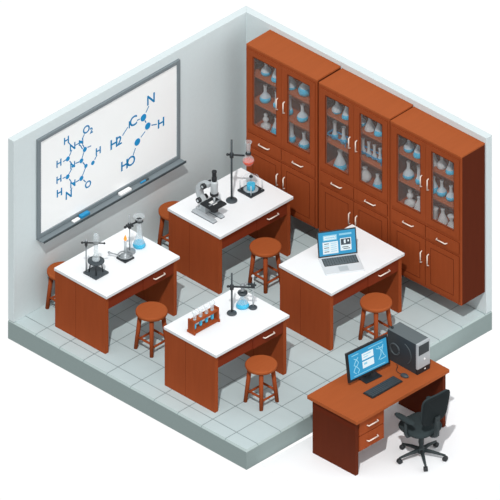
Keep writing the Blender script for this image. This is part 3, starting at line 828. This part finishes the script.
sbox(m, 'screen_pale', .58, .88, .33, .86); sbox(m, 'screen_ink', .6, .86, .36, .62, -.0042)
for k in range(5):
    sbox(m, 'screen_ink' if k % 2 == 0 else 'screen_mid', .14, .27, .48 + .085*k, .51 + .085*k, -.0042); sbox(m, 'screen_mid', .32, .48, .48 + .085*k, .505 + .085*k, -.0042)
sbox(m, 'screen_ink', .63, .8, .70, .73, -.0042); sbox(m, 'screen_ink', .66, .84, .77, .8, -.0042); sbox(m, 'screen_mid', .18, .43, .23, .26, -.0042); sbox(m, 'screen_mid', .56, .9, .12, .2)
sbox(m, 'screen_pale', .68, .73, .4, .56, -.005); sbox(m, 'screen_pale', .78, .82, .42, .5, -.005)
tilted(m, (0, -.004, .02), tilt).build('screen_windows', scr)

# ------------------------------------------------------------------ office desk outside the room
dz = .83
da = math.radians(0.9)
dk_o = W(307, 395.4, GZ + dz); dk_o.z = GZ
t = thing('office_desk', 'brown office desk with two drawers standing outside the raised room', 'desk', dk_o, da)
DX, DY = .846, 1.624
m = MB().use('wood_top'); m.box(0, DX, 0, DY, dz - .05, dz); m.build('desktop', t, bevel=.004)
zt_ = dz - .051
m = MB().use('wood_dark_and_shade'); m.box(.06, DX - .055, .035, .085, 0, zt_); m.use('seam'); m.box(.0605, DX - .0555, .0335, .036, zt_ - .12, zt_); m.build('side_panel', t, bevel=.003)
m = MB().use('wood_dark_and_shade'); m.box(.06, DX - .03, DY - .085, DY - .035, 0, zt_); m.build('side_panel', t, bevel=.003)
m = MB().use('wood_dark_and_shade'); m.box(.062, .084, .086, DY - .086, .28, zt_); m.build('back_panel', t)
m = MB().use('wood_rail'); py1 = .53; pz0 = zt_ - .46
m.box(.085, DX - .06, .086, py1, pz0, zt_); m.build('pedestal', t)
for k in range(2):
    za = pz0 + .012 + k*.223; m = MB().use('wood'); m.box(DX - .06, DX - .044, .094, py1 - .008, za, za + .21)
    dr = m.build('drawer', t, bevel=.003)
    m = MB().use('handle'); yc = (.09 + py1)/2; zc = za + .105; xx = DX - .044
    pts = [(xx, yc - .09, zc), (xx + .03, yc - .08, zc), (xx + .03, yc + .08, zc), (xx, yc + .09, zc)]
    for a, b in zip(pts, pts[1:]): m.tube(a, b, .008, n=8)
    for p in pts[1:3]: m.ball(p, .008, n=8)
    m.build('handle', dr)
DT = GZ + dz + .0006
def ond(sx, sy): p = W(sx, sy, GZ + dz); p.z = DT; return p

# monitor: local y along the screen, x towards the sitter
mc = ond(369.8, 377.5)
ma = math.radians(-4)
t = thing('computer_monitor', 'black flat computer monitor with a bright blue display on the office desk', 'monitor', mc, ma)
m = MB().use('black'); m.prism([(-.105, -.13, 0), (.085, -.13, 0), (.085, .13, 0), (-.105, .13, 0)], (0, 0, .014)); m.build('stand_base', t, bevel=.004)
m = MB().use('black'); m.prism([(-.06, -.05, .013), (-.02, -.05, .013), (-.04, -.04, .17), (-.08, -.04, .17)], (0, .09, 0)); m.build('stand_neck', t, bevel=.003)
MW, MH = .665, .405
Rm = Matrix.Rotation(math.radians(-8), 3, 'Y')
def tm(m, h=(-.0, 0, .055)):
    m.v = [tuple(Rm @ Vector(v) + Vector(h)) for v in m.v]; return m
m = MB().use('black'); m.box(-.03, 0, -MW/2, MW/2, 0, MH); cs = tm(m).build('casing', t, bevel=.004)
m = MB().use('screen_blue'); m.box(-.001, .0015, -MW/2 + .028, MW/2 - .028, .034, MH - .026); sc2 = tm(m).build('screen', t)
m = MB()
w2, h2 = MW - .056, MH - .06
def mbx(mt, u0, u1, v0, v1, dpt=.0025):
    m.use(mt); m.box(0, dpt, -MW/2 + .028 + w2*u0, -MW/2 + .028 + w2*u1, .034 + h2*(1 - v1), .034 + h2*(1 - v0))
mbx('screen_pale', .34, .64, .20, .46); mbx('screen_pale', .34, .64, .52, .78); mbx('screen_mid', .38, .58, .26, .29, .0032); mbx('screen_mid', .38, .5, .35, .38, .0032)
mbx('screen_mid', .38, .46, .58, .66, .0032); mbx('screen_mid', .1, .92, .92, .945); mbx('screen_mid', .08, .26, .1, .13)
mbx('screen_mid', .52, .9, .09, .115); 
m.use('screen_mid')
def curve2(pts, r=.006):
    m.path([(.003, -MW/2 + .028 + w2*u, .034 + h2*(1 - v)) for u, v in pts], r, 6)
curve2([(.13, .25), (.2, .33), (.24, .45), (.2, .55), (.14, .62), (.1, .75), (.16, .85)]); curve2([(.24, .25), (.16, .38), (.12, .5), (.2, .62), (.25, .75), (.2, .86)])
curve2([(.72, .25), (.78, .3), (.9, .28)]); curve2([(.78, .2), (.84, .4), (.83, .55), (.76, .72)]); curve2([(.9, .2), (.86, .42), (.9, .6), (.95, .72), (.8, .74)])
tm(m).build('screen_graphics', sc2)

# keyboard
ko = ond(363, 393.8); k1 = ond(393.2, 376.8); k2 = ond(372.6, 399.4)
kd = k1 - ko; KL = kd.length; kang = math.atan2(kd.y, kd.x) - math.pi/2; KW = .165
t = thing('computer_keyboard', 'dark grey computer keyboard in front of the monitor', 'keyboard', ko, kang)
m = MB().use('black'); m.box(0, KW, 0, KL, 0, .016); m.build('case', t, bevel=.004)
m = MB().use('iron')
for r_ in range(5):
    for k in range(15):
        if r_ == 4 and 4 < k < 9: continue
        y_ = .015 + k*(KL - .03)/15; x_ = .014 + r_*.028
        m.box(x_, x_ + .023, y_ + .003, y_ + (KL - .03)/15 - .003, .0155, .022)
m.box(.014 + 4*.028, .014 + 4*.028 + .023, .015 + 5*(KL - .03)/15 + .003, .015 + 9*(KL - .03)/15 - .003, .0155, .022)
m.build('keys', t)
# mouse
mp_ = ond(404.6, 376.6)
t = thing('computer_mouse', 'dark oval computer mouse with a cable, right of the keyboard', 'mouse', mp_, math.radians(10))
MB().use('iron').lathe([(.04, 0), (.046, .006), (.045, .018), (.036, .03), (.018, .037), (.002, .038)], n=28).build('shell', t)
t.children[0].scale = (1.25, .85, 1) if t.children else (1, 1, 1)
for o in [k for k in ALL() if k.parent == t]: o.scale = (1.25, .78, 1)
def dl(sx, sy, z=.006): p = W(sx, sy, GZ + dz); p.z = DT + z; q = p - Vector(mp_); q.rotate(Euler((0, 0, -math.radians(10)))); return q
MB().use('black').path([dl(403, 375.5), dl(400.6, 374.2), dl(397.6, 372.6), dl(396.2, 370.4), dl(397.6, 367.4), dl(396.8, 364.8)], .004, 8).build('cable', t)

# tower
tp = W(387.4, 328.6, DT + .44); tp.z = DT
t = thing('computer_tower', 'dark grey computer tower with silver front beside the monitor', 'computer', tp, 0)
TX, TY, TZh = .52, .215, .44
m = MB().use('pc_side'); m.box(0, TX - .03, 0, TY, 0.0, TZh - .006); m.use('pc_top'); m.box(0, TX - .03, 0, TY, TZh - .006, TZh); m.build('case', t, bevel=.004)
m = MB().use('pc_silver'); m.box(TX - .03, TX, 0, TY, .075, TZh); m.use('black'); m.box(TX - .03, TX - .001, 0, TY, 0, .075)
fp = m.build('front_panel', t, bevel=.003)
m = MB().use('pc_side'); m.box(TX, TX + .003, .02, TY - .02, .27, TZh - .03); m.build('drive_bay', fp)
MB().use('white_plastic').tube((TX, TY*.55, .19), (TX + .008, TY*.55, .19), .013, n=16).build('power_button', fp)
MB().use('white_plastic').box(TX - .001, TX + .002, TY*.55, TY*.55 + .02, .035, .05).build('port', fp)
m = MB().use('pc_ring'); m.ring((.13, -.0005, .20), .075, .012, axis='y'); m.build('fan_grille', t)
m = MB().use('pc_ring'); m.ring((.26, -.0005, .21), .15, .008, axis='y', arc=2.2, start=-.9); m.build('side_emblem', t)
m = MB().use('black'); m.ball((.035, .05, TZh + .012), .018); m.tube((.035, .05, TZh + .01), (.0, .02, TZh + .03), .008); m.build('plug', t)

# ------------------------------------------------------------------ swivel chair; local x runs away from the desk
cp = W(421.3, 456.3, GZ); cp.z = GZ
t = thing('swivel_chair', 'dark grey five-wheeled swivel chair with armrests at the office desk', 'chair', cp, math.radians(-2))
MB().use('chair_plastic').lathe([(.05, .065), (.055, .075), (.05, .12), (.03, .135), (.028, .19), (.034, .195), (.034, .30), (.02, .31), (.02, .38)], n=24).build('gas_column', t)
feet = [W(402, 446.5, GZ + .04), W(400, 461, GZ + .04), W(426.6, 468.5, GZ + .04), W(445.4, 457.5, GZ + .04), W(434.6, 444, GZ + .04)]
for k in range(5):
    dr_ = feet[k] - Vector((cp.x, cp.y, 0)); a = math.atan2(dr_.y, dr_.x) + math.radians(2); R_ = min(max(math.hypot(dr_.x, dr_.y), .28), .33)
    a = math.radians(-2) + a
    ca, sa = math.cos(a), math.sin(a)
    m = MB().use('chair_plastic'); m.path([(.02*ca, .02*sa, .10), (.15*ca, .15*sa, .095), (R_*ca, R_*sa, .075)], [.028, .022, .014], 8); ar = m.build('base_arm', t)
    m = MB().use('black'); sx_, sy_ = -sa, ca
    m.tube((R_*ca + sx_*.024, R_*sa + sy_*.024, .032), (R_*ca - sx_*.024, R_*sa - sy_*.024, .032), .032, n=16); m.tube((R_*ca, R_*sa, .04), (R_*ca, R_*sa, .085), .009, n=8); m.build('caster', ar)
def superpad(cx_, cy_, z0, z1, hx_, hy_, n=40, p=3.2):
    vs_ = []
    levels = [(z0, .86), (z0 + (z1-z0)*.2, .97), (z0 + (z1-z0)*.6, 1.0), (z1 - (z1-z0)*.12, .96), (z1, .86)]
    for z, k in levels:
        for i in range(n):
            a = 2*math.pi*i/n; c_, s_ = math.cos(a), math.sin(a)
            vs_.append((cx_ + hx_*k*math.copysign(abs(c_)**(2/p), c_), cy_ + hy_*k*math.copysign(abs(s_)**(2/p), s_), z))
    m_ = len(levels)
    fs_ = [(j*n + i, j*n + (i+1) % n, (j+1)*n + (i+1) % n, (j+1)*n + i) for j in range(m_-1) for i in range(n)]
    fs_ += [tuple(reversed(range(n))), tuple((m_-1)*n + i for i in range(n))]
    return vs_, fs_
m = MB().use('chair_shell').box(-.1, .12, -.1, .1, .375, .405); m.build('seat_plate', t)
m = MB().use('chair_fabric'); m.add(*superpad(-.02, 0, .40, .48, .235, .235), True); m.build('seat', t)
m = MB().use('chair_plastic'); m.path([(.05, 0, .39), (.2, 0, .39), (.27, 0, .43), (.285, 0, .52), (.285, 0, .66)], .022, 8); m.beam((.27, 0, .42), (.29, 0, .72), .075, .02, up=(1, 0, 0)); m.build('back_support', t)
# backrest: rounded panel, leaning away from the sitter
bk = MB()
n = 40; hy, hz = .215, .225; lay = [(-.045, .88), (-.035, .97), (0.0, 1.0), (.012, .97), (.016, .9)]
vs_ = []
for xo, k in lay:
    for i in range(n):
        a = 2*math.pi*i/n; c_, s_ = math.cos(a), math.sin(a)
        yy = hy*k*math.copysign(abs(c_)**(2/5), c_); z_ = hz*k*math.copysign(abs(s_)**(2/5), s_)
        yy = yy*(1 + .06*z_/hz) - .012
        vs_.append((xo + .17*z_ - .5*(yy**2), yy, z_))
fs_ = [(j*n + i, j*n + (i+1) % n, (j+1)*n + (i+1) % n, (j+1)*n + i) for j in range(4) for i in range(n)] + [tuple(reversed(range(n))), tuple(4*n + i for i in range(n))]
bk.use('chair_fabric'); bk.add(vs_, fs_, False)
for k in range(len(bk.f)):
    pass
bk.v = [(v[0] + .285, v[1], v[2] + .84) for v in bk.v]
bk.mats.append('chair_shell')
for k, f in enumerate(bk.f):
    if min(f) >= 2*n or k == len(bk.f) - 1: bk.mi[k] = 1
    bk.smooth[k] = len(f) == 4
bk.build('backrest', t)
for sd in (-1, 1):
    m = MB().use('chair_plastic'); m.path([(0, sd*.12, .39), (.0, sd*.235, .395), (.0, sd*.262, .45), (.0, sd*.262, .645)], [.02, .022, .024, .022], 8); ar = m.build('armrest_support', t)
    m = MB().use('chair_fabric'); m.add(*superpad(-.02, sd*.262, .64, .675, .165, .042, n=28, p=3.0), True); m.build('armrest', t)
